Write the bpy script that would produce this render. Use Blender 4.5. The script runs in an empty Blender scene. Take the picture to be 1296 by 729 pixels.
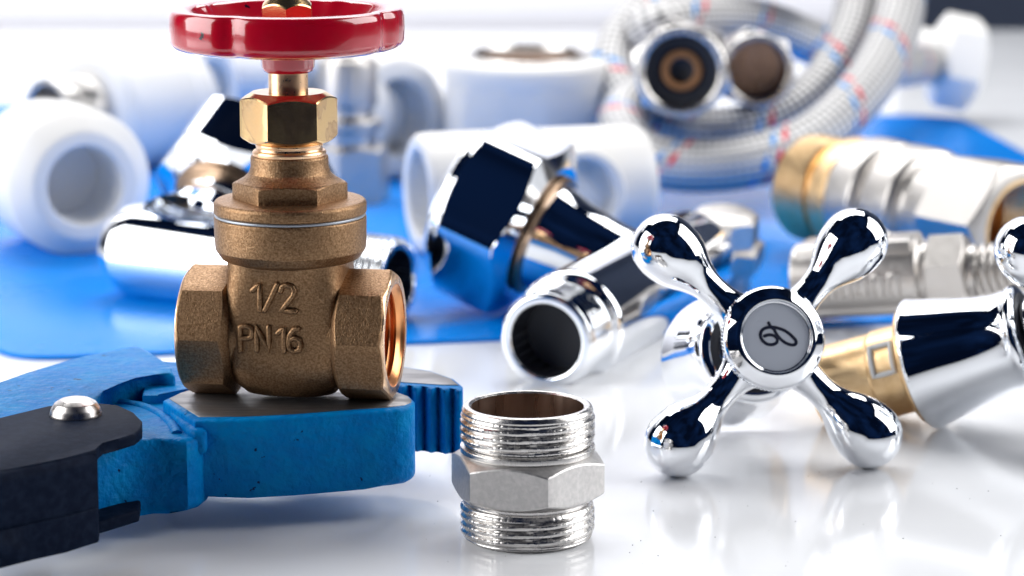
import bpy, bmesh, math, random
from mathutils import Vector, Matrix
random.seed(7)
R = math.radians
PI = math.pi
SC = bpy.context.scene
COL = SC.collection
CM = 0.01                       # everything below is modelled in centimetres, then brought to metres

# ------------------------------------------------------------------ camera
H, PITCH, FPX = 14.8, R(11.0), 3500.0
cam = bpy.data.cameras.new('camera')
cam.sensor_width = 36.0
cam.lens = 36.0 * FPX / 1296.0
cam.clip_start, cam.clip_end = 0.02, 60
cam.dof.use_dof = True
cam.dof.focus_distance = 0.535
cam.dof.aperture_fstop = 19.0
cam.dof.aperture_blades = 9
co = bpy.data.objects.new('camera', cam)
co.location = (0, 0, H * CM)
co.rotation_euler = (R(90) - PITCH, 0, 0)
COL.objects.link(co)
SC.camera = co

# ------------------------------------------------------------------ render settings, world
SC.render.engine = 'CYCLES'
SC.cycles.use_denoising = True
SC.cycles.max_bounces = 10
SC.cycles.glossy_bounces = 8
SC.cycles.sample_clamp_indirect = 12
SC.cycles.caustics_reflective = True
SC.view_settings.view_transform = 'Standard'
SC.view_settings.look = 'None'
SC.view_settings.gamma = 1
SC.view_settings.exposure = 0.0
W = bpy.data.worlds.new('World')
SC.world = W
W.use_nodes = True
_wn, _wl = W.node_tree.nodes, W.node_tree.links
_tc = _wn.new('ShaderNodeTexCoord'); _nz = _wn.new('ShaderNodeTexNoise'); _nz.inputs['Scale'].default_value = 2.6; _nz.inputs['Detail'].default_value = 4
_cr = _wn.new('ShaderNodeValToRGB')
_cr.color_ramp.elements[0].position, _cr.color_ramp.elements[1].position = .42, .72
_cr.color_ramp.elements[0].color = (.0012, .0035, .012, 1); _cr.color_ramp.elements[1].color = (.0045, .015, .055, 1)
_wl.new(_tc.outputs['Generated'], _nz.inputs['Vector']); _wl.new(_nz.outputs['Fac'], _cr.inputs['Fac'])
_wl.new(_cr.outputs['Color'], _wn['Background'].inputs[0])
W.node_tree.nodes['Background'].inputs[1].default_value = 1.0

# ------------------------------------------------------------------ studio lamps (softboxes)
def softbox(name, loc, target, sx, sy, power, col=(1, 1, 1), spread=180):
    l = bpy.data.lights.new(name, 'AREA')
    l.shape = 'RECTANGLE'
    l.size, l.size_y = sx * CM, sy * CM
    l.energy = power
    l.color = col
    l.spread = R(spread)
    o = bpy.data.objects.new(name, l)
    o.location = Vector(loc) * CM
    d = Vector(target) - Vector(loc)
    o.rotation_euler = d.to_track_quat('-Z', 'Y').to_euler()
    COL.objects.link(o)
    return o

softbox('softbox_left', (-75, 46, 34), (0, 62, 4), 66, 66, 7.8)
softbox('softbox_right', (72, 66, 44), (4, 60, 4), 66, 66, 7.4)
softbox('softbox_rear', (-5, 128, 95), (0, 80, 0), 110, 50, 10.5)
softbox('softbox_backdrop', (-45, 112, 62), (-40, 151, 18), 90, 24, 3.8)

# ------------------------------------------------------------------ pixel -> point on a level plane (used for measuring)
_c, _s = math.cos(PITCH), math.sin(PITCH)
def P(px, py, z):
    u, v = (px - 648) / FPX, -(py - 364.5) / FPX
    r = (u, _c + v * _s, -_s + v * _c)
    t = (z - H) / r[2]
    return Vector((r[0] * t, r[1] * t, z))
def PY(px, py, y):
    u, v = (px - 648) / FPX, -(py - 364.5) / FPX
    r = (u, _c + v * _s, -_s + v * _c)
    t = y / r[1]
    return Vector((r[0] * t, y, H + r[2] * t))

# ------------------------------------------------------------------ materials
def nt(name):
    m = bpy.data.materials.new(name)
    m.use_nodes = True
    return m, m.node_tree.nodes, m.node_tree.links, m.node_tree.nodes['Principled BSDF']

def rough_noise(N, L, b, lo, hi, scale, detail=6, vec=None):
    n = N.new('ShaderNodeTexNoise'); n.inputs['Scale'].default_value = scale * 100; n.inputs['Detail'].default_value = detail
    if vec is not None: L.new(vec, n.inputs['Vector'])
    mr = N.new('ShaderNodeMapRange')
    mr.inputs['From Min'].default_value = .35; mr.inputs['From Max'].default_value = .65
    mr.inputs['To Min'].default_value = lo; mr.inputs['To Max'].default_value = hi
    L.new(n.outputs['Fac'], mr.inputs['Value'])
    L.new(mr.outputs['Result'], b.inputs['Roughness'])
    return n

def mat(name, col, metal=0.0, rough=.4, col2=None, cscale=2.0, cpos=(.4, .65), r2=None, rscale=3.0,
        bump=0.0, bscale=20.0, bdist=.005, coat=0.0, spec=.5, bump2=0.0, b2scale=3.0, sss=0.0, chips=None, stretch=None):
    m, N, L, b = nt(name)
    tc = N.new('ShaderNodeTexCoord')
    vec = tc.outputs['Object']
    if stretch:
        mp = N.new('ShaderNodeMapping'); mp.inputs['Scale'].default_value = stretch
        L.new(vec, mp.inputs['Vector']); vec = mp.outputs['Vector']
    b.inputs['Base Color'].default_value = (*col, 1)
    b.inputs['Metallic'].default_value = metal
    b.inputs['Roughness'].default_value = rough
    b.inputs['Coat Weight'].default_value = coat
    b.inputs['Coat Roughness'].default_value = .05
    b.inputs['Specular IOR Level'].default_value = spec
    if sss:
        b.inputs['Subsurface Weight'].default_value = sss
        b.inputs['Subsurface Radius'].default_value = (.004, .004, .004)
    if col2:
        n = N.new('ShaderNodeTexNoise'); n.inputs['Scale'].default_value = cscale * 100; n.inputs['Detail'].default_value = 8
        L.new(vec, n.inputs['Vector'])
        cr = N.new('ShaderNodeValToRGB')
        cr.color_ramp.elements[0].position, cr.color_ramp.elements[1].position = cpos
        cr.color_ramp.elements[0].color = (*col, 1); cr.color_ramp.elements[1].color = (*col2, 1)
        L.new(n.outputs['Fac'], cr.inputs['Fac']); L.new(cr.outputs['Color'], b.inputs['Base Color'])
    if chips:                                    # sparse worn marks: (colour, scale, threshold)
        n = N.new('ShaderNodeTexNoise'); n.inputs['Scale'].default_value = chips[1] * 100; n.inputs['Detail'].default_value = 5
        L.new(vec, n.inputs['Vector'])
        mr = N.new('ShaderNodeMapRange'); mr.inputs['From Min'].default_value = chips[2]; mr.inputs['From Max'].default_value = chips[2] + .015
        L.new(n.outputs['Fac'], mr.inputs['Value'])
        mx = N.new('ShaderNodeMix'); mx.data_type = 'RGBA'; mx.inputs[7].default_value = (*chips[0], 1)
        L.new(mr.outputs['Result'], mx.inputs['Factor'])
        if col2: L.new(cr.outputs['Color'], mx.inputs[6])
        else: mx.inputs[6].default_value = (*col, 1)
        L.new(mx.outputs[2], b.inputs['Base Color'])
    if r2 is not None:
        rough_noise(N, L, b, rough, r2, rscale, vec=vec)
    last = None
    for amt, sc, dist in ((bump, bscale, bdist), (bump2, b2scale, bdist * 4)):
        if amt:
            n = N.new('ShaderNodeTexNoise'); n.inputs['Scale'].default_value = sc * 100; n.inputs['Detail'].default_value = 3
            L.new(vec, n.inputs['Vector'])
            bp = N.new('ShaderNodeBump'); bp.inputs['Strength'].default_value = amt; bp.inputs['Distance'].default_value = dist * CM
            L.new(n.outputs['Fac'], bp.inputs['Height'])
            if last: L.new(last, bp.inputs['Normal'])
            last = bp.outputs['Normal']
    if last: L.new(last, b.inputs['Normal'])
    return m

M = {}
M['table'] = mat('white gloss table', (.82, .83, .85), 0, .10, r2=.16, rscale=.15, bump=.25, bscale=.5, bdist=.004, spec=.5)
M['sheet'] = mat('blue plastic sheet', (.0, .215, .74), 0, .20, col2=(.0, .24, .80), cscale=.08, r2=.28, spec=.12, rscale=.3, bump=.2, bscale=.4, bdist=.006)
M['backdrop'] = mat('white backdrop', (.82, .82, .87), 0, .7)
M['wall'] = mat('grey wall', (.16, .20, .30), 0, .8, col2=(.19, .23, .33), cscale=.02)
M['bronze'] = mat('cast bronze', (.20, .112, .055), 1, .38, col2=(.36, .225, .125), cscale=24, cpos=(.36, .64), r2=.52, rscale=20,
                  bump=.85, bscale=36, bdist=.010, bump2=.2, b2scale=6)
M['brass_cut'] = mat('machined bronze', (.90, .62, .40), 1, .26, col2=(.78, .50, .29), cscale=2.0, r2=.36, rscale=8, bump=.15, bscale=30, bdist=.003)
def brass_nut():
    m, N, L, b = nt('brass with tarnish rings')
    b.inputs['Metallic'].default_value = 1
    tc = N.new('ShaderNodeTexCoord')
    v = N.new('ShaderNodeTexNoise'); v.inputs['Scale'].default_value = 90; v.inputs['Detail'].default_value = 7; v.inputs['Distortion'].default_value = 1.2
    L.new(tc.outputs['Object'], v.inputs['Vector'])
    cr = N.new('ShaderNodeValToRGB'); e = cr.color_ramp.elements
    e[0].position = .38; e[0].color = (.80, .55, .26, 1)
    e[1].position = .62; e[1].color = (.72, .46, .22, 1)
    for p, c in ((.505, (.78, .54, .27, 1)), (.525, (.52, .33, .17, 1)), (.545, (.66, .45, .24, 1))):
        x = e.new(p); x.color = c
    L.new(v.outputs['Fac'], cr.inputs['Fac']); L.new(cr.outputs['Color'], b.inputs['Base Color'])
    rough_noise(N, L, b, .13, .24, 5)
    n = N.new('ShaderNodeTexNoise'); n.inputs['Scale'].default_value = 2500
    L.new(tc.outputs['Object'], n.inputs['Vector'])
    bp = N.new('ShaderNodeBump'); bp.inputs['Strength'].default_value = .2; bp.inputs['Distance'].default_value = .00004
    L.new(n.outputs['Fac'], bp.inputs['Height']); L.new(bp.outputs['Normal'], b.inputs['Normal'])
    return m
M['brass_nut'] = brass_nut()
M['brass'] = mat('plain brass', (.82, .58, .32), 1, .32, col2=(.74, .50, .26), cscale=3, r2=.4, rscale=6)
M['copper'] = mat('copper threads', (.80, .36, .15), 1, .28)
M['gasket'] = mat('grey gasket', (.42, .46, .52), .6, .35)
M['red'] = mat('red enamel', chips=((.02, .002, .01), 3.0, .69), col=(.47, .002, .018), metal=0, rough=.14, col2=(.42, .002, .014), cscale=2, r2=.22, rscale=4, coat=1.0, bump=.2, bscale=2.2, bdist=.02)
M['paint'] = mat('blue enamel', chips=((.004, .02, .08), 4.0, .70), col=(.0, .175, .52), metal=0, rough=.30, col2=(.0, .22, .55), cscale=1.6, r2=.42, rscale=6, coat=.0, spec=.06, bump=1.0, bscale=7, bdist=.035, bump2=.6, b2scale=2.4)
M['ground'] = mat('ground steel', (.30, .29, .29), 1, .42, col2=(.20, .195, .20), cscale=4, r2=.55, rscale=4, bump=.4, bscale=8, bdist=.006, stretch=(.25, 1, 1))
M['grip'] = mat('black steel grip', (.003, .007, .020), .0, .6, spec=.04, col2=(.007, .013, .030), cscale=6, r2=.62, rscale=10, bump=.5, bscale=25, bdist=.008)
M['rivet'] = mat('steel rivet', (.60, .57, .55), 1, .24, r2=.36, rscale=8, bump=.2, bscale=12, bdist=.004)
M['chrome'] = mat('chrome', (.88, .90, .93), 1, .025, r2=.06, rscale=1.2, bump=.06, bscale=1.4, bdist=.01)
M['dark_brass'] = mat('dull brass', (.34, .23, .15), 1, .3)
M['chrome_soft'] = mat('soft chrome', (.84, .86, .89), 1, .09)
M['nickel'] = mat('nickel plate', (.64, .62, .60), 1, .20, r2=.30, rscale=6, bump=.12, bscale=20, bdist=.004)
M['nickel_cast'] = mat('cast nickel', (.52, .51, .50), 1, .36, r2=.46, rscale=10, bump=.6, bscale=26, bdist=.007, col2=(.60, .58, .57), cscale=12)
M['satin'] = mat('satin nickel', (.54, .515, .49), 1, .34, r2=.42, rscale=5)
M['bore'] = mat('brown bore', (.42, .30, .24), 1, .26, col2=(.34, .24, .19), cscale=3, r2=.36, rscale=5, stretch=(1, 1, .2))
M['white'] = mat('white plastic', (.80, .785, .76), 0, .34, r2=.42, rscale=3)
M['grey_cap'] = mat('grey cap insert', (.50, .54, .62), 0, .35)
M['ink'] = mat('navy ink', (.006, .009, .03), 0, .4)
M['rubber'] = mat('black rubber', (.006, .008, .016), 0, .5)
M['rub_ring'] = mat('brown washer', (.35, .16, .06), .3, .4)
M['clip'] = mat('pale plastic clip', (.72, .74, .75), 0, .35)
def braid():
    m, N, L, b = nt('steel braid with red and blue tracers')
    uv = N.new('ShaderNodeUVMap'); uv.uv_map = 'UVMap'
    sep = N.new('ShaderNodeSeparateXYZ'); L.new(uv.outputs['UV'], sep.inputs[0])
    def math_(op, a, c=None, d=None):
        n = N.new('ShaderNodeMath'); n.operation = op
        for i, x in enumerate((a, c, d)):
            if x is None: continue
            if isinstance(x, (int, float)): n.inputs[i].default_value = x
            else: L.new(x, n.inputs[i])
        return n.outputs[0]
    u, v = sep.outputs[0], sep.outputs[1]          # u: 0..1 round the hose, v: centimetres along it
    a1 = math_('SINE', math_('MULTIPLY', math_('ADD', math_('MULTIPLY', u, 11), math_('MULTIPLY', v, 2.1)), 2 * PI))
    a2 = math_('SINE', math_('MULTIPLY', math_('SUBTRACT', math_('MULTIPLY', u, 11), math_('MULTIPLY', v, 2.1)), 2 * PI))
    w = math_('MULTIPLY', a1, a2)
    cr = N.new('ShaderNodeValToRGB'); e = cr.color_ramp.elements
    e[0].position = .0; e[0].color = (.05, .05, .06, 1); e[1].position = .66; e[1].color = (.66, .65, .64, 1)
    L.new(math_('ADD', math_('MULTIPLY', w, .5), .5), cr.inputs['Fac'])
    def tracer(sign, off):
        ph = math_('FRACT', math_('ADD', math_('ADD', math_('MULTIPLY', u, 1.0 * sign), math_('MULTIPLY', v, .30)), off))
        on = math_('LESS_THAN', ph, .055)
        gap = math_('GREATER_THAN', math_('SINE', math_('MULTIPLY', v, 14.0)), -.45)
        return math_('MULTIPLY', on, gap)
    mx = N.new('ShaderNodeMix'); mx.data_type = 'RGBA'
    L.new(tracer(1, 0.1), mx.inputs['Factor']); L.new(cr.outputs['Color'], mx.inputs[6]); mx.inputs[7].default_value = (.62, .02, .05, 1)
    mx2 = N.new('ShaderNodeMix'); mx2.data_type = 'RGBA'
    L.new(tracer(1, .22), mx2.inputs['Factor']); L.new(mx.outputs[2], mx2.inputs[6]); mx2.inputs[7].default_value = (.02, .24, .62, 1)
    L.new(mx2.outputs[2], b.inputs['Base Color'])
    b.inputs['Metallic'].default_value = .55
    b.inputs['Roughness'].default_value = .38
    bp = N.new('ShaderNodeBump'); bp.inputs['Strength'].default_value = .8; bp.inputs['Distance'].default_value = .0004
    L.new(w, bp.inputs['Height']); L.new(bp.outputs['Normal'], b.inputs['Normal'])
    return m
M['braid'] = braid()

# ------------------------------------------------------------------ mesh builder
I4 = Matrix.Identity(4)
def frame(origin, zdir, xhint=(1, 0, 0), roll=0.0):
    z = Vector(zdir).normalized(); x = Vector(xhint)
    x = (x - z * x.dot(z)).normalized(); y = z.cross(x)
    m = Matrix((x, y, z)).transposed().to_4x4()
    return Matrix.Translation(Vector(origin)) @ m @ Matrix.Rotation(roll, 4, 'Z')
ROTX = frame((0, 0, 0), (1, 0, 0), (0, 0, 1))        # local Z of a lathe laid along +X

def fil(prof, r=.03, k=4):
    """round the corners of an open (r, z) profile"""
    out = [prof[0]]
    for i in range(1, len(prof) - 1):
        p0, p1, p2 = Vector(prof[i - 1]), Vector(prof[i]), Vector(prof[i + 1])
        a, b = p0 - p1, p2 - p1
        if a.length < 1e-6 or b.length < 1e-6 or a.angle(b, 0) > R(165):
            out.append(tuple(p1)); continue
        q = min(r, a.length * .45, b.length * .45)
        s, e = p1 + a.normalized() * q, p1 + b.normalized() * q
        for j in range(k + 1):
            t = j / k
            out.append(tuple(s * (1 - t) ** 2 + p1 * 2 * t * (1 - t) + e * t * t))
    out.append(prof[-1])
    return out

def spline(pts, n=8, closed=False):
    pts = [Vector(p) for p in pts]; out = []; N = len(pts)
    rng = range(N if closed else N - 1)
    g = (lambda i: pts[i % N]) if closed else (lambda i: pts[max(0, min(N - 1, i))])
    for i in rng:
        p0, p1, p2, p3 = g(i - 1), g(i), g(i + 1), g(i + 2)
        for j in range(n):
            t = j / n
            out.append(.5 * ((2 * p1) + (p2 - p0) * t + (2 * p0 - 5 * p1 + 4 * p2 - p3) * t * t + (3 * p1 - p0 - 3 * p2 + p3) * t ** 3))
    if not closed: out.append(pts[-1].copy())
    return out

class MB:
    def __init__(s): s.bm = bmesh.new()
    def rings(s, rings, closed_u=True, closed_v=False, cap0=False, cap1=False):
        bm = s.bm
        vs = [[bm.verts.new(p) for p in r] for r in rings]
        n = len(vs[0])
        for i in range(len(vs) - (0 if closed_v else 1)):
            a, b = vs[i], vs[(i + 1) % len(vs)]
            for j in range(n if closed_u else n - 1):
                q = (a[j], a[(j + 1) % n], b[(j + 1) % n], b[j])
                bm.faces.new(q)
        if cap0: bm.faces.new(vs[0][::-1])
        if cap1: bm.faces.new(vs[-1])
        return s
    def lathe(s, prof, m=I4, n=64, f=.03, rmod=None, closed=False):
        if f: prof = fil(prof, f) if not closed else fil(list(prof) + [prof[0]], f)[:-1]
        bm = s.bm; rows = []
        for (r, z) in prof:
            if r < 1e-5:
                rows.append([bm.verts.new(m @ Vector((0, 0, z)))])
            else:
                row = []
                for j in range(n):
                    t = 2 * PI * j / n
                    rr = r * (rmod(t, r, z) if rmod else 1)
                    row.append(bm.verts.new(m @ Vector((rr * math.cos(t), rr * math.sin(t), z))))
                rows.append(row)
        for i in range(len(rows) - (0 if closed else 1)):
            a, b = rows[i], rows[(i + 1) % len(rows)]
            for j in range(n):
                k = (j + 1) % n
                if len(a) == 1 and len(b) == 1: continue
                if len(a) == 1: bm.faces.new((a[0], b[k], b[j]))
                elif len(b) == 1: bm.faces.new((a[j], a[k], b[0]))
                else: bm.faces.new((a[j], a[k], b[k], b[j]))
        return s
    def poly(s, n, ap, z0, z1, rin, m=I4, rot=0.0, top=.5, bot=.5, rc=None, per=14, capin=True, slope=.5, open_top=False):
        """n-sided nut with chamfered ends; top/bot = chamfer circle radius / apothem (None: flat)"""
        N = n * per; bm = s.bm
        rad = []
        for j in range(N):
            ph = (2 * PI * j / N) % (2 * PI / n) - PI / n
            r = ap / math.cos(ph)
            if rc:
                k = 40.0; r = (r ** -k + rc ** -k) ** (-1 / k)
            rad.append(r)
        def ring(fr, fz):
            out = []
            for j in range(N):
                t = 2 * PI * j / N + rot; r = fr(rad[j])
                out.append(m @ Vector((r * math.cos(t), r * math.sin(t), fz(rad[j]))))
            return out
        rows = []
        rt = ap * top if top else None; rb = ap * bot if bot else None
        zt = (lambda r: z1 - max(0, r - rt) * slope) if rt else (lambda r: z1)
        zb = (lambda r: z0 + max(0, r - rb) * slope) if rb else (lambda r: z0)
        if rin > 0: rows.append(ring(lambda r: rin, lambda r: z0))
        if rb: rows.append(ring(lambda r: min(r, rb), lambda r: z0))
        e = .018
        rows.append(ring(lambda r: r - e, lambda r: zb(r - e)))
        rows.append(ring(lambda r: r, lambda r: zb(r) + e))
        rows.append(ring(lambda r: r, lambda r: zt(r) - e))
        rows.append(ring(lambda r: r - e, lambda r: zt(r - e)))
        if rt: rows.append(ring(lambda r: min(r, rt), lambda r: z1))
        if rin > 0: rows.append(ring(lambda r: rin, lambda r: z1))
        s.rings(rows, cap0=(rin <= 0), cap1=(rin <= 0 and not open_top), closed_v=(rin > 0 and capin))
        return s
    def thread(s, r, h, pitch, z0, z1, m=I4, n=160, ticks=0, rin=None, crest=.3):
        """male thread as one helical skin between z0 and z1; fades at both ends"""
        k = 10; nz = max(4, int((z1 - z0) / pitch * k)); rows = []
        for i in range(nz + 1):
            z = z0 + (z1 - z0) * i / nz; row = []
            ed = min(1, (z - z0) / (.5 * pitch), (z1 - z) / (.5 * pitch))
            for j in range(n):
                t = 2 * PI * j / n
                ph = ((z / pitch) - j / n) % 1.0
                tri = 1 - abs(2 * ph - 1)
                tri = min(1, tri / (1 - crest))
                rr = r - h + h * tri * (1 if ed >= 1 else max(0, ed))
                if ticks and tri > .8:
                    if (j % ticks) == 0: rr -= h * .12
                row.append(m @ Vector((rr * math.cos(t), rr * math.sin(t), z)))
            rows.append(row)
        s.rings(rows)
        return s
    def slab(s, pts, z0, z1, bev=.06, seg=3, m=I4, bev0=None):
        bm = s.bm
        a = [bm.verts.new(m @ Vector((p[0], p[1], z0))) for p in pts]
        b = [bm.verts.new(m @ Vector((p[0], p[1], z1))) for p in pts]
        n = len(pts); fs = [bm.faces.new(a[::-1]), bm.faces.new(b)]
        for j in range(n): fs.append(bm.faces.new((a[j], a[(j + 1) % n], b[(j + 1) % n], b[j])))
        if bev:
            top = set(fs[0].edges) | set(fs[1].edges)
            for j in range(n):
                e = bm.edges.get((a[j], b[j]))
                u = Vector((pts[j][0] - pts[j - 1][0], pts[j][1] - pts[j - 1][1]))
                w = Vector((pts[(j + 1) % n][0] - pts[j][0], pts[(j + 1) % n][1] - pts[j][1]))
                if u.length and w.length and abs(u.angle_signed(w, 0)) > R(25): top.add(e)
            if bev0:
                bot = set(fs[0].edges); top -= bot
                bmesh.ops.bevel(bm, geom=list(bot), offset=bev0, segments=5, profile=.5, affect='EDGES', clamp_overlap=True)
                top = [e for e in fs[1].edges]
            bmesh.ops.bevel(bm, geom=list(top), offset=bev, segments=seg, profile=.5, affect='EDGES', clamp_overlap=True)
        return s
    def box(s, c, d, m=I4, bev=.04):
        x, y = d[0] / 2, d[1] / 2
        return s.slab([(c[0] - x, c[1] - y), (c[0] + x, c[1] - y), (c[0] + x, c[1] + y), (c[0] - x, c[1] + y)], c[2] - d[2] / 2, c[2] + d[2] / 2, bev, 2, m)
    def sphere(s, c, r, n=24, sc=(1, 1, 1), m=I4):
        bmesh.ops.create_uvsphere(s.bm, u_segments=n, v_segments=n // 2, radius=r,
                                  matrix=m @ Matrix.Translation(Vector(c)) @ Matrix.Diagonal((*sc, 1)))
        return s
    def tube(s, path, r, n=16, closed=False, m=I4, uv=False, flat=None, rnd_ends=True):
        pts = [Vector(p) for p in path]; N = len(pts); rows = []; L = [0]
        for i in range(1, N): L.append(L[-1] + (pts[i] - pts[i - 1]).length)
        def tan(i):
            if closed: return (pts[(i + 1) % N] - pts[i - 1]).normalized()
            return (pts[min(N - 1, i + 1)] - pts[max(0, i - 1)]).normalized()
        t0 = tan(0); up = Vector((0, 0, 1)) if abs(t0.z) < .9 else Vector((0, 1, 0))
        if flat is not None: up = Vector(flat)
        nrm = (up - t0 * up.dot(t0)).normalized()
        for i in range(N):
            t = tan(i)
            if flat is not None: nrm = Vector(flat)
            nrm = (nrm - t * nrm.dot(t)).normalized(); bi = t.cross(nrm)
            rows.append([m @ (pts[i] + (nrm * math.cos(2 * PI * j / n) + bi * math.sin(2 * PI * j / n)) * r) for j in range(n)])
        if not uv and rnd_ends and not closed:
            def dome(p, t, row_sign):
                out = []
                for a in (80, 55, 28):
                    q = R(a); c = p + t * r * math.sin(q)
                    nn = (Vector(flat) if flat is not None else nrm); nn = (nn - t * nn.dot(t)).normalized(); bb = (t * row_sign).cross(nn)
                    out.append([m @ (c + (nn * math.cos(2 * PI * j / n) + bb * math.sin(2 * PI * j / n)) * r * math.cos(q)) for j in range(n)])
                return out
            if flat is not None:
                rows = dome(pts[0], -tan(0), -1) + rows + dome(pts[-1], tan(N - 1), 1)[::-1]
        first = len(s.bm.verts)
        s.bm.verts.ensure_lookup_table()
        if uv:
            lay = s.bm.loops.layers.uv.get('UVMap') or s.bm.loops.layers.uv.new('UVMap')
            vs = [[s.bm.verts.new(p) for p in r_] for r_ in rows]
            for i in range(N - 1):
                for j in range(n):
                    f = s.bm.faces.new((vs[i][j], vs[i][(j + 1) % n], vs[i + 1][(j + 1) % n], vs[i + 1][j]))
                    for lp, (uu, vv) in zip(f.loops, ((j / n, L[i]), ((j + 1) / n, L[i]), ((j + 1) / n, L[i + 1]), (j / n, L[i + 1]))):
                        lp[lay].uv = (uu, vv)
            s.bm.faces.new(vs[0][::-1]); s.bm.faces.new(vs[-1])
        else:
            s.rings(rows, closed_v=closed, cap0=not closed, cap1=not closed)
        return s
    def build(s, name, m, parent=None, sharp=38, weld=True):
        bm = s.bm
        if weld: bmesh.ops.remove_doubles(bm, verts=bm.verts, dist=1e-5)
        bmesh.ops.recalc_face_normals(bm, faces=bm.faces)
        me = bpy.data.meshes.new(name)
        bm.to_mesh(me); bm.free()
        me.polygons.foreach_set('use_smooth', [True] * len(me.polygons))
        me.set_sharp_from_angle(angle=R(sharp))
        me.materials.append(M[m] if isinstance(m, str) else m)
        o = bpy.data.objects.new(name, me); COL.objects.link(o)
        if parent: o.parent = parent
        return o

def thing(name, label, cat, m=None, group=None):
    o = bpy.data.objects.new(name, None); COL.objects.link(o)
    o.empty_display_size = .5
    if m is not None: o.matrix_basis = m
    o['label'] = label; o['category'] = cat
    if group: o['group'] = group
    return o

# ------------------------------------------------------------------ setting
def setting():
    t = MB().slab([(-140, 28), (140, 28), (140, 149), (-140, 149)], -3, 0, 0).build('table', 'table'); t['kind'] = 'structure'
    # plastic sheet
    pts = []
    corners = [(-12.4, 66.5), (21.5, 73.5), (18.2, 112.6), (-34, 118)]
    for i, c in enumerate(corners):
        p, q, n = Vector(corners[i - 1]), Vector(c), Vector(corners[(i + 1) % 4])
        r = 1.5
        a, b = q + (p - q).normalized() * r, q + (n - q).normalized() * r
        for j in range(7):
            t_ = j / 6; pts.append(a * (1 - t_) ** 2 + q * 2 * t_ * (1 - t_) + b * t_ * t_)
    s = MB().slab(pts, .004, .12, .03).build('plastic_sheet', 'sheet')
    s['label'] = 'bright blue glossy plastic sheet lying flat on the white table under the fittings'; s['category'] = 'sheet'
    b = MB().slab([(-120, 150), (21.0, 150), (21.0, 152), (-120, 152)], -3, 80, .1).build('backdrop', 'backdrop'); b['kind'] = 'structure'
    w = MB().slab([(-200, 196), (200, 196), (200, 200), (-200, 200)], -60, 160, 0).build('wall', 'wall'); w['kind'] = 'structure'
setting()

def specks():
    mb = MB()
    for _ in range(46):
        x, y = random.uniform(-2, 11), random.uniform(49, 56)
        mb.sphere((x, y, .006), random.uniform(.006, .015), 6, (1, random.uniform(.6, 1.5), .5))
    o = mb.build('dust', 'ink'); o['kind'] = 'stuff'; o['label'] = 'tiny dark specks of dust scattered on the white table'; o['category'] = 'dust'
specks()

# ------------------------------------------------------------------ stroke letters
GLY = {
 '1': ([[(.15, .75), (.42, 1), (.42, 0)]], .60),
 '/': ([[(.0, 0), (.5, 1)]], .62),
 '2': ([[(.0, .75), (.05, .92), (.25, 1), (.45, .93), (.52, .76), (.46, .58), (.0, 0), (.55, 0)]], .7),
 'P': ([[(0, 0), (0, 1), (.33, 1), (.48, .92), (.52, .75), (.48, .57), (.33, .5), (0, .5)]], .70),
 'N': ([[(0, 0), (0, 1), (.52, 0), (.52, 1)]], .74),
 '6': ([[(.42, .96), (.22, .92), (.05, .68), (0, .33), (.06, .1), (.26, 0), (.46, .08), (.52, .3), (.46, .5), (.26, .58), (.06, .48)]], .7),
}
def text_strokes(mb, txt, x0, z0, h, y, r, m=I4, slant=0.0, hump=.5):
    x = x0
    for ch in txt:
        st, adv = GLY[ch]
        for line in st:
            q = [(x + (a + b * slant) * h, b * h) for a, b in line]
            path = [Vector((a, y, z0 + b)) for a, b in q]
            dense = []
            for i in range(len(path) - 1):
                for j in range(3): dense.append(path[i].lerp(path[i + 1], j / 3))
            dense.append(path[-1])
            mm = m @ Matrix.Translation((0, y, 0)) @ Matrix.Diagonal((1, hump, 1, 1)) @ Matrix.Translation((0, -y, 0))
            mb.tube(dense, r, 10, m=mm, flat=(0, -1, 0))
        x += adv * h
    return x

# ------------------------------------------------------------------ gate valve
def superring(hw, hd, z, k=4.0, n=72, yoff=0):
    out = []
    for j in range(n):
        t = 2 * PI * j / n; c, s_ = math.cos(t), math.sin(t)
        r = (abs(c / hw) ** k + abs(s_ / hd) ** k) ** (-1 / k)
        out.append(Vector((r * c, r * s_ + yoff, z)))
    return out

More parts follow.
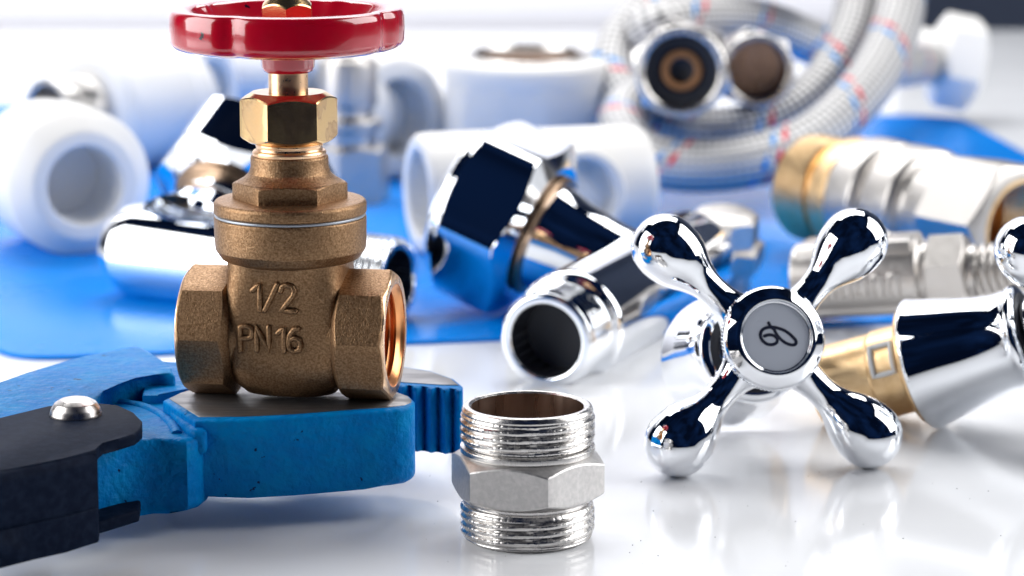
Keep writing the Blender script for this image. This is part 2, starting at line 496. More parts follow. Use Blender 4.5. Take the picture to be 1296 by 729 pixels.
def gate_valve():
    base = Vector((-4.35, 53.55, 2.205))
    t = thing('gate_valve', 'cast bronze gate valve with red handwheel standing on the blue pliers', 'valve',
              Matrix.Translation(base) @ Matrix.Rotation(R(-9), 4, 'Z'))
    zc = 1.30                                    # bore axis above the seat
    body = MB()
    body.lathe([(1.02, -1.45), (1.06, -1.2), (.97, -.85), (.93, -.4), (.93, .4), (.97, .85), (1.06, 1.2), (1.02, 1.45)], Matrix.Translation((0, 0, zc)) @ ROTX, 64, 0)
    rows = []
    for (z, hw, hd, k) in ((.06, .66, .35, 2.5), (.14, .90, .62, 2.8), (.36, 1.1, .82, 3.6), (.70, 1.17, .97, 5.5), (1.0, 1.19, 1.0, 7.5),
                           (1.8, 1.18, 1.0, 7.5), (2.2, 1.16, 1.01, 6.0), (2.5, 1.15, 1.03, 4.6), (2.75, 1.19, 1.09, 3.2), (2.98, 1.28, 1.2, 2.3)):
        rows.append(superring(hw, hd, z, k))
    body.rings(rows, cap0=True, cap1=True)
    # collar that carries the bonnet
    body.lathe([(0, 2.72), (1.14, 2.74), (1.36, 2.82), (1.48, 3.0), (1.49, 3.15), (1.495, 3.62), (1.47, 3.645), (0, 3.645)], I4, 96, .02)
    for s in (-1, 1):                            # octagonal ends, rounded where they meet the barrel
        mm = Matrix.Translation((0, 0, zc)) @ (ROTX if s > 0 else Matrix.Rotation(PI, 4, 'Z') @ ROTX)
        off = R(-2) if s > 0 else R(2)
        body.poly(8, 1.225, 1.02, 2.05, 1.05, mm, rot=off, top=.985, bot=.88, rc=1.33, per=12, slope=.6)
    o = body.build('body', 'bronze', t, sharp=30)
    for s in (-1, 1):
        mm = Matrix.Translation((0, 0, zc)) @ (ROTX if s > 0 else Matrix.Rotation(PI, 4, 'Z') @ ROTX)
        f = MB()
        f.poly(8, 1.20, 1.98, 2.075, 1.02, mm, rot=(R(-2) if s > 0 else R(2)), top=.985, bot=None, rc=1.30, per=12, slope=.7)
        f.build('end_face', 'brass_cut', o)
        th = MB()
        pr = [(1.03, 2.07), (.99, 2.0)]; z = 1.98
        while z > .5:
            pr += [(.97, z), (.90, z - .06), (.97, z - .12)]; z -= .14
        pr += [(.5, .5), (0, .5)]
        th.lathe(pr, mm, 80, 0).build('bore_thread', 'copper', o)
    lt = MB()
    text_strokes(lt, '1/2', -.60, 1.93, .52, -1.035, .058, hump=1.0)
    text_strokes(lt, 'PN16', -.79, 1.13, .47, -1.03, .056, hump=1.0)
    lt.build('raised_lettering', 'bronze', o, sharp=60)
    MB().lathe([(1.2, 3.645), (1.47, 3.645), (1.485, 3.66), (1.485, 3.685), (1.47, 3.70), (1.2, 3.70)], I4, 96, .006).build('gasket', 'gasket', t)
    bo = MB()
    bo.lathe([(0, 3.70), (1.47, 3.70), (1.50, 3.73), (1.50, 3.90), (1.46, 3.96), (1.2, 3.99), (0, 3.99)], I4, 96, .035)
    bo.poly(6, 1.0, 3.95, 4.36, 0, I4, rot=R(-90 - 30 + 9 + 2), top=.92, bot=None, rc=1.14, slope=.35)
    bo.lathe([(1.02, 4.33), (.90, 4.40), (.80, 4.50), (.765, 4.62), (.76, 4.80), (.74, 4.84), (0, 4.84)], I4, 72, .02)
    bo.build('bonnet', 'bronze', t, sharp=32)
    MB().lathe([(.6, 4.80), (.715, 4.83), (.725, 4.90), (.70, 4.94), (.655, 4.945), (.645, 5.0), (.66, 5.03), (.66, 5.07), (.62, 5.12), (.3, 5.14)], I4, 72, .012).build('packing_thread', 'brass_cut', t)
    MB().poly(6, .835, 5.10, 6.08, .36, I4, rot=R(-90 - 30 + 9 + 9), top=.86, bot=.93, rc=.972, slope=.62, per=20).build('packing_nut', 'brass_nut', t, sharp=20)
    MB().lathe([(0, 4.5), (.385, 4.5), (.385, 7.1), (0, 7.1)], I4, 48, .02).build('stem', 'brass_cut', t)
    # handwheel: shallow dish with waved rim
    wz = 6.92
    dips = [R(-25 + 9 + 90 * k) for k in range(4)]
    def rim(tt, r, z):
        if r < 1.55: return 1
        d = 0
        for q in dips:
            a = (tt - q + PI) % (2 * PI) - PI
            d += math.exp(-(a / .10) ** 2)
        lob = .016 * math.cos(4 * (tt - dips[0]))
        return 1 - .05 * d * min(1, (r - 1.5) / .5) - lob
    wh = MB()
    pr = [(0, -.46), (.46, -.46), (.51, -.38), (.54, -.12), (.62, .02), (1.1, .13), (1.60, .13), (1.78, .0), (1.98, -.02), (2.17, .05), (2.25, .14), (2.26, .40),
          (2.25, .68), (2.20, .78), (2.05, .80), (1.93, .76), (1.75, .55), (1.5, .34), (1.1, .30), (.72, .36), (.55, .42), (0, .42)]
    wh.lathe(pr, Matrix.Translation((0, 0, wz)), 160, .07, rim)
    w = wh.build('handwheel', 'red', t, sharp=50)
    hol = MB()
    for k in range(4):
        a = R(20 + 9 + 90 * k)
        hol.lathe([(0, .315), (.27, .315), (.25, .35), (0, .352)], Matrix.Translation((1.15 * math.cos(a), 1.15 * math.sin(a), wz)), 24, .01)
    hol.build('hole_shade_disc', M['rubber'], w)  # solid black discs on the dish, coloured as the shade inside its holes
    n = MB()
    n.poly(6, .47, 7.28, 7.92, 0, I4, rot=R(-90 + 9 + 2), top=.72, bot=.9, slope=.9)
    n.build('wheel_nut', 'brass_nut', t, sharp=20)
    MB().lathe([(0, 7.8), (.2, 7.8), (.2, 7.97), (.16, 8.0), (0, 8.0)], I4, 32, .02).build('stem_tip', 'brass_cut', t)
gate_valve()

# ------------------------------------------------------------------ pliers
def flat(pts, z): return [(P(x, y, z).x, P(x, y, z).y) for x, y in pts]
def sm(pts, n=4): return [(p.x, p.y) for p in spline([Vector((a, b, 0)) for a, b in pts], n, True)]
def pliers():
    t = thing('pliers', 'blue steel pliers with black grip lying open under the bronze gate valve', 'pliers', Matrix.Translation((-7, 51, 0)))
    off = Matrix.Translation((7, -51, 0))
    # near jaw
    zt = 2.2
    top = flat([(206, 506), (226, 497), (260, 486), (400, 484), (480, 487), (505, 496), (519, 501), (525, 507), (525, 512), (517, 516), (495, 519), (460, 521),
                (410, 525), (370, 528), (310, 531), (247, 532)], zt)
    j = MB().slab(top, .64, zt, .07, 4, off, bev0=.22)
    mid = flat([(60, 520), (121, 508), (190, 506), (212, 510), (232, 530), (262, 546), (252, 553), (236, 557), (214, 556), (190, 556), (150, 562), (122, 569), (80, 578), (60, 580)], 1.92)
    j.slab(mid, .50, 1.92, .12, 4, off, bev0=.16)
    j.slab(flat([(208, 503), (236, 508), (262, 530), (262, 545), (240, 545), (214, 520)], 2.05), 1.55, 2.06, .12, 3, off)
    # raised ridge beside the pivot
    rp = [P(x, y, 1.93) for x, y in ((120, 507), (150, 508), (180, 513), (203, 523), (217, 535), (224, 548))]
    j.tube([p - Vector((7, -51, 0)) * -1 - Vector((14, -102, 0)) * 0 - Vector((0, 0, .06)) for p in []] or spline([Matrix.Translation((7, -51, 0)) @ (p - Vector((0, 0, .07))) for p in rp], 4), .13, 10)
    jo = j.build('near_jaw', 'paint', t, sharp=45)
    g = MB().slab(flat([(214, 505), (228, 498), (262, 487.5), (400, 485.5), (478, 488.5), (503, 497.5), (516, 502), (521, 507), (520, 510), (512, 513), (490, 516), (455, 518),
                        (410, 521.5), (370, 524.5), (310, 527.5), (252, 528)], zt), zt - .05, zt + .012, .008, 1, off)
    g.build('ground_face', 'ground', jo, sharp=45)
    # far jaw: head + arm with the toothed tip
    f = MB()
    hz = 2.35
    f.slab(flat([(-40, 497), (0, 487), (30, 471), (90, 453), (150, 440), (172, 437), (184, 440), (203, 455), (218, 466), (223, 473), (196, 472), (166, 477), (144, 485),
                 (130, 495), (123, 506), (60, 523), (-40, 545)], hz), .7, hz, .12, 4, off)
    az = 2.1
    teeth = []
    x = 586.0
    while x > 455:
        y0 = 492 - (586 - x) * .075
        teeth += [(x, y0 + 1.6), (x - 5, y0 + 2.6), (x - 10, y0 + 1.0), (x - 13, y0 - 3.2), (x - 16, y0 - .5)]
        x -= 18
    arm = [(190, 456), (225, 459), (300, 462), (400, 461), (497, 462), (545, 469), (574, 479), (586, 489)] + teeth + [(440, 484), (300, 488), (232, 492), (200, 500), (180, 500)]
    f.slab(flat(arm, az), .74, az, .05, 2, off)
    fo = f.build('far_jaw', 'paint', t, sharp=45)
    arm_in = [(430, 463), (497, 463.5), (544, 470.5), (571, 480), (581, 488), (560, 487.5), (520, 485), (480, 482), (440, 481)]
    MB().slab(flat(arm_in, az), az - .05, az + .012, .008, 1, off).build('ground_face', 'ground', fo, sharp=45)
    # raised bar on the head, far left
    # grip: folded black steel channel over the pivot
    gz = 2.38
    gr = MB()
    gr.slab(flat([(-60, 545), (0, 529), (60, 513), (122, 509), (150, 512), (170, 521), (180, 534), (180, 543), (172, 550), (150, 555), (125, 560), (124, 570), (80, 580), (0, 596), (-60, 610)], gz),
            gz - .22, gz, .07, 3, off)
    gr.slab(flat([(-60, 565), (60, 552), (122, 548), (123, 572), (80, 583), (40, 591), (0, 600), (-60, 614)], gz), .78, gz - .004, .22, 5, off, bev0=.05)
    fr = flat([(123, 560), (123, 572), (80, 583), (40, 591), (0, 600), (-60, 614), (-60, 575)], gz)
    gr.slab([(x, y - .07) for x, y in fr], .70, 1.36, .05, 3, off)
    gr.slab(flat([(90, 640), (172, 625), (178, 634), (176, 646), (130, 660), (90, 668)], .75), .52, .76, .05, 2, off)
    gr.build('grip', 'grip', t, sharp=45)
    rc = P(96, 525, gz)
    MB().lathe([(.49, -.05), (.50, .02), (.47, .13), (.40, .24), (.28, .31), (.14, .345), (0, .355)], off @ Matrix.Translation(rc), 48, .02).build('rivet', 'rivet', t)
pliers()

# ------------------------------------------------------------------ hex nipple
def nipple():
    c = P(667.5, 678.5, 0)
    t = thing('hex_nipple', 'short steel hex nipple with male threads standing upright beside the pliers tip', 'pipe fitting', Matrix.Translation((c.x, c.y, 0)) @ Matrix.Diagonal((.975, .975, 1.17, 1)))
    b = MB()
    h = 2.22
    ro, ri = 1.32, 1.10
    # lower thread, hex band, upper thread, rim
    b.lathe([(ri - .02, 0), (1.20, 0.0), (1.27, .05), (1.25, .075)], I4, 160, .01)
    b.thread(ro, .060, .130, .065, .60, I4, 360, ticks=6, crest=.35)
    b.lathe([(1.255, .595), (1.20, .62), (1.20, .67), (1.25, .69), (1.25, .74)], I4, 160, .01)
    b.lathe([(1.25, 1.38), (1.25, 1.43), (1.30, 1.445), (1.325, 1.47), (1.32, 1.55), (1.22, 1.585), (1.25, 1.61)], I4, 160, .012)
    b.thread(ro, .060, .130, 1.60, 2.11, I4, 360, ticks=6, crest=.35)
    b.lathe([(1.25, 2.10), (1.28, 2.115), (1.29, 2.14), (1.255, 2.20), (1.21, 2.22), (1.15, 2.222), (ri, 2.19)], I4, 160, .012)
    b.build('threaded_body', 'nickel', t, sharp=40)
    MB().poly(6, 1.36, .70, 1.44, 1.0, I4, rot=R(-75.6), top=.94, bot=.955, rc=1.60, slope=.5, per=24).build('hex_band', 'nickel_cast', t, sharp=18)
    MB().lathe([(ri, 2.19), (ri, 1.9), (ri - .01, 1.0), (ri, .02)], I4, 96, 0).build('bore', 'bore', t)
nipple()

# ------------------------------------------------------------------ chrome cross handles
def cross_handle(m, label, roll, cartridge):
    t = thing('tap_handle', label, 'tap handle', m, 'chrome cross tap handles')
    L = 2.89
    prof = [(.10, .60), (.62, .60), (.80, .545), (1.0, .415), (1.25, .345), (1.5, .325), (1.75, .345), (1.98, .425), (2.18, .53), (2.38, .625), (2.62, .692), (2.9, .715)]
    prof = [(p.y, p.x) for p in spline([Vector((a, b, 0)) for a, b in prof], 4)]
    for k in range(1, 13):
        q = R(90 - 7.5 * k); prof.append((.715 * math.sin(q) if k < 12 else 0, 2.9 + .715 * math.cos(q)))
    hub = MB()
    hub.lathe([(0, -1.5), (.62, -1.5), (.60, -1.1), (.66, -.75), (.90, -.58), (.95, -.40), (.98, .28), (.94, .34), (.94, .42), (1.06, .46), (1.10, .54), (1.06, .63), (.84, .79), (.76, .81), (.74, .72), (0, .70)], I4, 96, .05)
    ho = hub.build('hub', 'chrome', t)
    bd = MB()
    for k in range(84):
        a = 2 * PI * k / 84
        bd.sphere((1.07 * math.cos(a), 1.07 * math.sin(a), .455), .042, 8)
    bd.build('beaded_ring', 'chrome', ho)
    for k in range(4):
        a = roll + PI / 4 + k * PI / 2
        d = (math.cos(a), math.sin(a), 0)
        MB().lathe(prof, frame((0, 0, 0), d, (0, 0, 1)), 48, 0).build('arm', 'chrome', t)
    c = MB().lathe([(0, .66), (.735, .66), (.735, .71), (.70, .725), (0, .735)], I4, 64, .01).build('cap_disc', 'grey_cap', t)
    px = [[(366, 302), (378, 326), (396, 340)],
          [(335, 378), (362, 372), (392, 378), (410, 398), (404, 420), (378, 430), (346, 424), (322, 402), (312, 374), (322, 346), (350, 330), (390, 328), (430, 338), (468, 356), (500, 384), (522, 412), (518, 432), (496, 436), (462, 424), (430, 398), (408, 368), (396, 340)]]
    lt = MB()
    for line in px:
        pts = [Vector(((x - 405) / 205 * .73, -(y - 385) / 205 * .73, .735)) for x, y in line]
        mm = Matrix.Translation((0, 0, .735)) @ Matrix.Diagonal((1, 1, .15, 1)) @ Matrix.Translation((0, 0, -.735))
        lt.tube(spline(pts, 5), .034, 8, m=mm, flat=(0, 0, 1))
    lt.build('script_letter', 'ink', c)
    SH = Matrix.Translation((0, 0, .4))
    bl = MB()
    bl.lathe([(.62, -1.42), (1.02, -1.44), (1.17, -1.50), (1.19, -1.60), (1.13, -1.72), (1.10, -2.0), (1.14, -2.4), (1.22, -2.8), (1.34, -3.3), (1.44, -3.75), (1.50, -3.93), (1.47, -4.0), (1.30, -4.0), (1.2, -3.9), (.5, -3.8)], SH, 96, .06)
    b_o = bl.build('bell_skirt', 'chrome', t)
    MB().lathe([(.60, -1.40), (.98, -1.415), (.98, -1.43), (.6, -1.44)], SH, 64, .004).build('recess_shade_ring', 'rubber', b_o)  # flat black ring: shade of the open recess painted on the bell end
    MB().lathe([(.61, -1.05), (.80, -1.10), (.84, -1.20), (.80, -1.30), (.61, -1.34)], Matrix.Translation((0, 0, .33)), 64, .03).build('collar', 'chrome', t)
    if cartridge:
        k = MB()
        k.lathe([(0, -3.9), (1.36, -3.9), (1.36, -4.08), (1.30, -4.14), (1.02, -4.16), (1.0, -4.3), (1.0, -4.9), (.96, -4.95), (.96, -6.3), (.90, -6.36), (.6, -6.4), (0, -6.4)], SH, 72, .03)
        ko = k.build('cartridge', 'brass', t)
        cl = MB()
        for (a0, wd, zz, hh) in ((-112, .10, -4.62, .62), (-112, .10, -5.0, .62)):
            pass
        # clip: small rounded frame bent round the cartridge
        pth = []
        loc = m.to_3x3().inverted() @ Vector((-.15, -.85, .5))
        ca = math.degrees(math.atan2(loc.y, loc.x))
        for (da, zz) in ((-19, -4.3), (19, -4.3), (19, -4.78), (-19, -4.78)):
            a = R(ca + da); pth.append(Vector((1.02 * math.cos(a), 1.02 * math.sin(a), zz)))
        full = []
        for i in range(4):
            p, q = pth[i], pth[(i + 1) % 4]
            for j in range(6):
                v = p.lerp(q, j / 6); rr = math.hypot(v.x, v.y); full.append(Vector((v.x / rr * 1.03, v.y / rr * 1.03, v.z)))
        cl.tube(full, .06, 8, closed=True, m=SH)
        cl.build('clip', 'clip', ko)
    return t
a_, b_ = R(10), R(19)
n_ = Vector((math.sin(a_) * math.cos(b_), -math.cos(a_) * math.cos(b_), math.sin(b_)))
u_ = Vector((0, 0, 1)) - n_ * n_.z; u_.normalize()
bl_, br_ = P(860, 558, .72), P(1098, 552, .72)
mid_ = (bl_ + br_) / 2
C1 = mid_ + u_ * 2.045
x_ = u_.cross(n_)
cross_handle(frame(C1, n_, tuple(x_)), 'chrome cross tap handle with four ball arms and grey letter cap facing forward', 0, False)
d2 = Vector((.88, -.36, .33)).normalized()
rim2 = P(1169, 460, 1.43)
C2 = rim2 + d2 * 3.52
x2 = Vector((0, 0, 1)).cross(d2) * -1
cross_handle(frame(C2, d2, tuple(x2)), 'chrome tap handle on its side at right edge with brass cartridge showing', 0, True)

# ------------------------------------------------------------------ chrome angle connectors
def angle_connector(end, tdir, bdir, label, J=3.9, nutrot=15, S=1.0, sl=2.0, fat=0.0, TL=8.0):
    """end: centre of the threaded end; tdir: along the tube; bdir: towards the nut"""
    t = thing('angle_connector', label, 'pipe fitting', frame(end, tdir, bdir) @ Matrix.Scale(S, 4), 'chrome angle connectors')
    tb = MB()                                   # local Z along the tube, local X to the nut
    tb.lathe([(.74, .9), (.76, .05), (.80, .0), (.94, .0), (1.0, .06), (1.0, .1)], I4, 72, .03)
    tb.thread(1.03, .07, .17, .08, 1.12, I4, 96)
    tb.lathe([(.96, 1.10), (.96, 1.26), (1.12, 1.30), (1.19, 1.4), (1.17, TL - 1.1), (1.10, TL - .65), (.90, TL - .3), (.55, TL - .08), (0, TL)], I4, 72, .08)
    tb.lathe([(.98 + fat, .3), (1.0 + fat * .7, sl * .4), (1.10 + fat * .25, sl * .75), (1.25, sl - .05), (1.25, sl)], frame((0, 0, J), (1, 0, 0), (0, 0, 1)), 72, .1)
    to = tb.build('tube', 'chrome', t)
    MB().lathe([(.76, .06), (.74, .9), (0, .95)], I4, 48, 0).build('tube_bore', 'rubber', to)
    fx = frame((0, 0, J), (1, 0, 0), (0, 0, 1)) @ Matrix.Translation((0, 0, sl))
    MB().lathe([(1.1, -.02), (1.40, 0), (1.44, .04), (1.44, .10), (1.38, .14), (1.1, .14)], fx, 72, .02).build('retaining_ring', 'dark_brass', t)
    nb = MB()
    nb.poly(6, 1.96, .16, 2.05, 1.1, fx, rot=R(nutrot), top=.90, bot=.84, rc=2.22, slope=.55, per=18)
    nb.lathe([(1.75, 1.95), (1.72, 2.2), (1.6, 2.32), (1.4, 2.32), (1.3, 2.0)], fx, 72, .05)
    nb.build('union_nut', 'chrome', t, sharp=25)
    return t
e1 = P(690, 432, 1.04)
td = (P(850, 340, 1.2) - e1).normalized()
bd1 = Vector((-.93, .26, .36)); bd1 = bd1 - td * bd1.dot(td)
angle_connector(e1, td, bd1, 'chrome angle connector with hex union nut in the middle behind the hex nipple', nutrot=57, S=1.16, J=6.2, sl=2.55, TL=10.0)
e2 = P(505, 357, 1.15)
td2 = (P(160, 315, 1.35) - e2).normalized()
bd2 = Vector((.02, .84, .50)); bd2 = bd2 - td2 * bd2.dot(td2)
angle_connector(e2, td2, bd2, 'chrome angle connector lying across behind the bronze gate valve, nut raised', J=5.5, S=1.14, sl=1.6, fat=.75)

# ------------------------------------------------------------------ white pipe fittings
def white_lathe(name, label, m, prof, group='white plastic pipe fittings', extra=None, f=.12):
    t = thing(name, label, 'pipe fitting', m, group)
    MB().lathe(prof, m=I4, n=80, f=f).build('body', 'white', t)
    return t
# near coupling, bore towards the viewer
c = P(103, 249, 2.25)
d = (Vector((.12, -1, .05))).normalized()
c = Vector((-12.55, 80.4, 2.24))
white_lathe('pipe_coupling', 'thick white plastic coupling with open bore facing forward at left', frame(c, (.5, -1, .0)),
            [(0, -2.2), (.7, -2.15), (1.08, -2.1), (1.16, .0), (1.24, .05), (1.58, .05), (1.70, -.03), (2.14, -.5), (2.2, -.62), (2.2, -1.3), (2.2, -3.0), (2.1, -3.15), (2.1, -4.2), (1.8, -4.4), (0, -4.4)], f=.05)
# behind it: adapter with steel insert
dd = Vector((-.66, -.75, 0)).normalized(); c = PY(60, 148, 96) - dd * 1.75
t = white_lathe('threaded_adapter', 'white plastic adapter with steel threaded insert behind the near coupling', frame(c, tuple(dd)),
                [(0, -.1), (1.5, -.1), (1.9, -.1), (2.15, -.3), (2.3, -.6), (2.3, -3.4), (2.1, -3.6), (1.9, -4.6), (1.7, -4.8), (0, -4.8)])
ins = MB(); ins.lathe([(1.3, -.4), (1.3, .1), (1.22, .15), (1.22, .5)], I4, 64, .03); ins.thread(1.34, .08, .2, .3, 1.25, I4, 96)
ins.lathe([(1.25, 1.2), (1.36, 1.25), (1.36, 1.7), (1.3, 1.78), (1.16, 1.78), (1.1, 1.7), (1.08, .2), (0, .1)], I4, 64, .03)
ins.build('steel_insert', 'nickel', t)
# horizontal sleeve, right end open
c = P(266, 122, 1.9) ; c = Vector((-11.4, 104.5, 1.95 + .12))
white_lathe('pipe_sleeve', 'white plastic sleeve lying with open right end, left of the red handwheel', frame(c, (.88, -.47, 0)),
            [(1.2, -2.5), (1.22, -.02), (1.3, .05), (1.72, .05), (1.88, -.1), (1.95, -.5), (1.95, -4.2), (1.8, -4.5), (1.2, -4.5), (1.2, -2.5)])
c = Vector((-8.6, 110.5, 2.07))
white_lathe('pipe_sleeve', 'white plastic sleeve far back directly behind the valve stem', frame(c, (.95, -.3, 0)),
            [(1.2, -2.0), (1.22, -.02), (1.3, .05), (1.8, .05), (1.92, -.1), (1.95, -.5), (1.95, -3.8), (1.8, -4.0), (1.2, -4.0), (1.2, -2.0)])
# elbow with ring opening
t = thing('pipe_elbow', 'white plastic elbow with open ring end between the gate valve and the upright adapter', 'pipe fitting',
          frame(Vector((-3.9, 95.5, 2.28)), (.62, -.78, .05)), 'white plastic pipe fittings')
el = MB()
el.lathe([(1.32, -3.6), (1.32, -.05), (1.42, .05), (1.95, .05), (2.12, -.12), (2.15, -.6), (2.15, -1.6), (1.9, -1.9), (1.85, -3.5), (1.6, -3.6), (1.32, -3.6)], I4, 72, .08)
el.lathe([(1.85, -.2), (1.9, 1.6), (2.15, 1.8), (2.15, 2.9), (2.0, 3.05), (1.5, 3.05), (1.4, 2.9), (1.35, .5)], frame((0, 0, -2.6), (-.8, .1, .45)), 72, .08)
el.build('body', 'white', t)
# upright socket with steel rim
t = thing('pipe_socket', 'tall white plastic socket with steel rimmed mouth standing upright at back', 'pipe fitting', Matrix.Translation((.60, 96.5, .30)) @ Matrix.Rotation(R(3.5), 4, 'X'), 'white plastic pipe fittings')
MB().poly(12, 2.96, 0, 3.25, 0, I4, rot=R(11), top=None, bot=None, rc=3.03, per=6).lathe([(2.95, 3.2), (3.0, 3.5), (3.0, 3.9), (2.85, 4.08), (2.25, 4.1), (2.15, 4.02), (2.15, .6), (0, .5)], I4, 80, .06).build('body', 'white', t, sharp=20)
MB().lathe([(2.14, 3.9), (2.14, 4.13), (2.08, 4.17), (1.96, 4.15), (1.90, 4.0), (1.90, 3.8)], I4, 72, .02).build('steel_rim', 'nickel', t)
MB().lathe([(1.93, 3.9), (1.9, 1.0), (0, .9)], I4, 72, .02).build('mouth_lining', 'bore', t)
# tee lying on the sheet
cl_, cr_ = P(532, 310, .12), P(806, 318, .12)
ax = (cr_ - cl_).normalized(); ax = Vector((ax.x, .30, 0)).normalized()
c = Vector((cl_.x, 80.9, 1.92))
t = thing('pipe_tee', 'white plastic tee lying behind the chrome union nut with its side mouth facing forward', 'pipe fitting', frame(c, ax, (0, 0, 1)), 'white plastic pipe fittings')
te = MB()
te.lathe([(1.25, 2.6), (1.28, .03), (1.36, -.05), (1.66, -.05), (1.78, .08), (1.80, .4), (1.80, 6.6), (1.74, 6.86), (1.62, 7.0), (1.35, 7.0), (1.25, 6.9), (1.25, 2.6)], I4, 80, .06)
fb = frame((0, 0, 4.9), (.05, 1, 0), (1, 0, 0))
for s in (1, -1):
    pass
te.lathe([(1.30, .6), (1.30, 2.15), (1.26, 2.25), (1.05, 2.25), (.98, 2.15), (.98, .9), (0, .85)], frame((0, 0, 4.45), (.06, -1, 0) if (frame((0, 0, 0), ax, (0, 0, 1)).to_3x3() @ Vector((0, -1, 0))).y < 0 else (.06, 1, 0), (1, 0, 0)), 64, .06)
te.build('body', 'white', t)

# ------------------------------------------------------------------ nickel fittings
# upright valve piece behind the gate valve
c = P(442, 252, .12)
t = thing('nickel_fitting', 'pale nickel stepped fitting standing upright just right of the brass packing nut', 'pipe fitting', Matrix.Translation((c.x, c.y, .12)), 'nickel fittings')
k = MB().poly(6, 1.22, 0, 1.85, 0, I4, rot=R(20), top=.9, bot=None, per=10)
k.lathe([(.95, 1.8), (.95, 2.3), (1.15, 2.4), (1.15, 2.7), (.85, 2.8), (.85, 3.1), (1.0, 3.2), (1.0, 4.6), (.9, 4.7), (.75, 4.7), (.7, 4.2), (0, 4.1)], I4, 48, .05)
k.build('body', 'satin', t, sharp=30)
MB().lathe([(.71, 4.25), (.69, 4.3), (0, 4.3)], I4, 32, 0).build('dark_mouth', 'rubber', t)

# hex cap behind the cross handle
c = P(912, 366, .12)
t = thing('hex_plug', 'pale nickel hex plug with stamped flat top behind the cross handle', 'pipe fitting', frame((c.x, c.y, .12), (.04, -.22, 1), (1, 0, 0)), 'nickel fittings')
k = MB().lathe([(0, .0), (.8, .0), (.82, .2), (.80, .75), (.95, .8)], I4, 48, .03)
k.poly(6, 1.02, .70, 1.45, 0, I4, rot=R(12), top=.9, bot=.9, per=12)
k.poly(8, .86, 1.40, 2.28, 0, I4, rot=R(5), top=.86, bot=None, per=10)
co_ = k.build('body', 'satin', t, sharp=28)
st = MB()
for k_ in range(5):
    st.tube([Vector((-.42 + .2 * k_, -.1, 2.285)), Vector((-.36 + .2 * k_, .12, 2.285))], .035, 8, m=Matrix.Translation((0, 0, 0)), flat=(0, 0, 1))
st.build('stamped_mark', 'satin', co_)

# compression coupling at right
pa, pb = P(1035, 244, 1.75), P(1272, 280, 1.75)
pa = Vector((8.95, 82.2, 1.92)); pb = Vector((13.5, 75.8, 1.85))
t = thing('compression_coupling', 'brass and nickel compression coupling lying on blue sheet at upper right', 'pipe fitting', frame(pa, pb - pa, (0, 0, 1)) @ Matrix.Scale(1.1, 4), 'nickel fittings')
Lc = (pb - pa).length
br = MB()
br.lathe([(0, 0), (1.3, 0), (1.40, .06)], I4, 72, .03); br.thread(1.46, .05, .14, .05, 1.25, I4, 96)
br.lathe([(1.40, 1.25), (1.25, 1.3), (1.25, 1.6), (1.55, 1.7), (1.6, 1.75), (1.6, 2.3), (1.5, 2.35), (1.2, 2.4)], I4, 72, .03)
br.build('brass_end', 'brass', t)
nk = MB()
nk.lathe([(1.3, 2.34), (1.62, 2.36), (1.68, 2.46), (1.68, 3.3), (1.6, 3.42), (1.36, 3.5), (1.36, 3.62), (1.6, 3.72), (1.66, 3.82), (1.66, 4.7), (1.58, 4.8), (1.34, 4.9), (1.34, 5.25), (1.5, 5.35), (1.5, 5.9)], I4, 72, .05)
nk.build('ribbed_sleeve', 'satin', t)
hx = MB(); hx.poly(6, 1.58, 5.85, Lc + .15, 1.18, I4, rot=R(22), top=.93, bot=.95, per=14, slope=.4)
ho_ = hx.build('hex_end', 'satin', t, sharp=25)
bb = MB(); pr = [(1.3, Lc + .12), (1.3, Lc + .17), (1.2, Lc + .17)]; z = Lc + .1
while z > Lc - 1.6:
    pr += [(1.18, z), (1.10, z - .07), (1.18, z - .14)]; z -= .16
pr += [(.6, z), (0, z)]
bb.lathe(pr, I4, 64, 0).build('brass_bore', 'brass', ho_)

# small cast valve body behind the right tap handle
y0 = 70.5
pl, pr_ = PY(1010, 375, y0 + .6), PY(1290, 360, y0 - 1.4)
t = thing('valve_body', 'cast nickel valve body with raised lettering lying behind the right tap handle', 'valve', frame((pl.x, pl.y, 1.15), (pr_ - pl).normalized() * 1 + Vector((0, 0, .0)), (0, 0, 1)), 'nickel fittings')
vb = MB()
vb.lathe([(0, 0), (.95, 0), (1.0, .06), (1.0, 3.3), (.85, 3.4), (.85, 3.5)], I4, 64, .04)
vb.box((0, 0, 1.7), (1.9, 1.5, 3.1), Matrix.Translation((.1, 0, 0)), .12)
vb.poly(6, .92, 3.5, 4.55, 0, I4, rot=R(10), top=.92, bot=.92, per=10)
vb.lathe([(.7, 4.5), (.7, 4.75)], I4, 48, 0); vb.thread(.72, .09, .22, 4.7, 6.6, I4, 64); vb.lathe([(.62, 6.6), (.5, 6.65), (0, 6.65)], I4, 48, 0)
vb.lathe([(.28, .6), (.28, 1.15), (.2, 1.22), (0, 1.22)], frame((0, 0, 2.3), (1, 0, 0), (0, 0, 1)), 32, .04)
vo = vb.build('body', 'satin', t, sharp=28)
ls = MB()
ywall = 1.0
for q in range(5):
    z0 = .95 + q * .42
    pts = [Vector((-.35, 0, z0)), Vector((.12, 0, z0)), Vector((.22, 0, z0 + .07)), Vector((.22, 0, z0 + .17)), Vector((.12, 0, z0 + .24)), Vector((-.35, 0, z0 + .24))]
    side = 1 if (t.matrix_basis.to_3x3() @ Vector((0, 1, 0))).y < 0 else -1
    ls.tube(spline([Vector((p.x, side * 1.0, p.z)) for p in pts], 4), .05, 8, flat=(0, side, 0))
ls.build('raised_lettering', 'satin', vo)

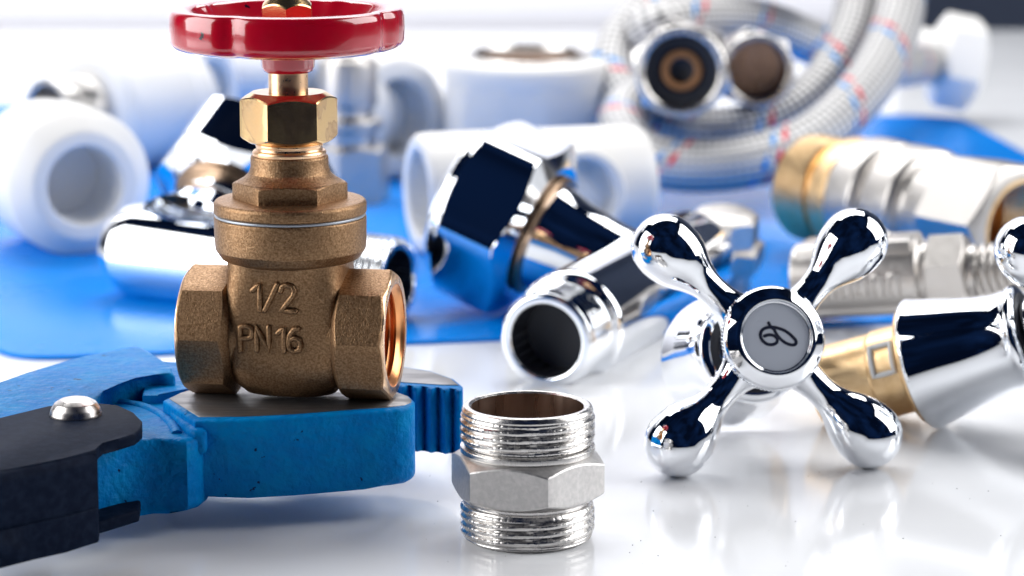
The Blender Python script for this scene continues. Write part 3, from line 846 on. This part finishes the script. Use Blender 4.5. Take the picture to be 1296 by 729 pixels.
# ------------------------------------------------------------------ braided hose
def hose():
    t = thing('braided_hose', 'coiled steel braided hose with red and blue tracer threads at upper right', 'hose', Matrix.Translation((8, 92, 0)))
    O = Matrix.Translation((-8, -92, 0))
    S = lambda l: [O @ PY(x, y, d) for x, y, d in l]
    r = .86
    l1 = S([(862, 92, 90.5), (850, 100, 93), (822, 120, 93.5), (795, 140, 92), (790, 165, 90.5), (815, 197, 89), (870, 210, 88.5), (945, 205, 88.4), (1020, 180, 89), (1080, 130, 90.5), (1120, 70, 92.5), (1140, 0, 95),
            (1130, -70, 97.5), (1080, -115, 99), (1000, -110, 99.5), (920, -60, 99), (850, -10, 98), (800, 35, 97), (778, 80, 96), (790, 120, 95), (830, 150, 94), (890, 168, 93), (960, 160, 93), (1020, 130, 93.5), (1062, 80, 94.5),
            (1085, 20, 96), (1085, -40, 98), (1040, -80, 100), (960, -70, 101)])
    l2 = S([(958, 92, 92.5), (952, 96, 95), (930, 92, 97), (880, 80, 98), (830, 62, 97.5), (810, 48, 96.5), (835, 30, 96), (890, 22, 97), (960, 28, 99), (1030, 55, 101), (1085, 78, 103), (1140, 84, 108), (1180, 78, 112)])
    MB().tube(spline(l1, 8), r, 32, uv=True).build('hose', 'braid', t, weld=False)
    MB().tube(spline(l2, 8), r * .95, 32, uv=True).build('hose', 'braid', t, weld=False)
    def nut(px, py, y, ro, dirv, name, inner):
        c = O @ PY(px, py, y)
        mm = frame(c, dirv, (0, 0, 1))
        b = MB()
        b.lathe([(ro * .78, -.8), (ro * .78, -.05), (ro * .84, .03), (ro * .95, .03), (ro, -.05), (ro, -.5)], mm, 64, .04)
        b.poly(6, ro * .99, -1.9, -.45, ro * .82, mm, rot=R(12), top=.96, bot=.92, per=12)
        b.lathe([(ro * .85, -1.85), (ro * .8, -2.5), (ro * .95, -2.6), (ro * .95, -3.6), (ro * .7, -3.7)], mm, 48, .05)
        o = b.build(name, 'nickel', t, sharp=30)
        if inner == 'rubber':
            MB().lathe([(ro * .79, -.55), (ro * .5, -.55), (ro * .5, -.6), (0, -.9)], mm, 48, .02).build('rubber_seal', 'rubber', o)
            MB().lathe([(ro * .28, -.58), (ro * .30, -.42), (ro * .42, -.42), (ro * .44, -.58)], mm, 48, .02).build('washer', 'rub_ring', o)
        else:
            MB().lathe([(ro * .79, -.06), (ro * .74, -.3), (ro * .74, -1.3), (0, -1.3)], mm, 48, .02).build('brass_lining', 'bore', o)
    nut(862, 91, 88.5, 1.50, (-.10, -1, .02), 'hose_nut', 'rubber')
    nut(959, 89, 90.5, 1.22, (.02, -1, .05), 'hose_nut', 'brass')
    c = O @ PY(1208, 78, 112)
    mm = frame(c, (-.96, -.1, .2), (0, 0, 1))
    b = MB().poly(6, 1.7, -.9, .8, 0, mm, rot=R(15), top=.9, bot=.9, per=10)
    b.lathe([(1.1, .75), (1.1, 2.0), (.9, 2.1), (0, 2.1)], mm, 40, .05)
    b.build('hose_nut', 'white', t, sharp=28)
hose()

# ------------------------------------------------------------------ bring centimetres to metres
seen = set()
for o in SC.objects:
    if o.type in {'CAMERA', 'LIGHT'}: continue
    o.location = o.location * CM
    if o.type == 'MESH' and o.data.name not in seen:
        seen.add(o.data.name); o.data.transform(Matrix.Scale(CM, 4))
    if o.type == 'EMPTY': o.empty_display_size = .01
bpy.context.view_layer.update()
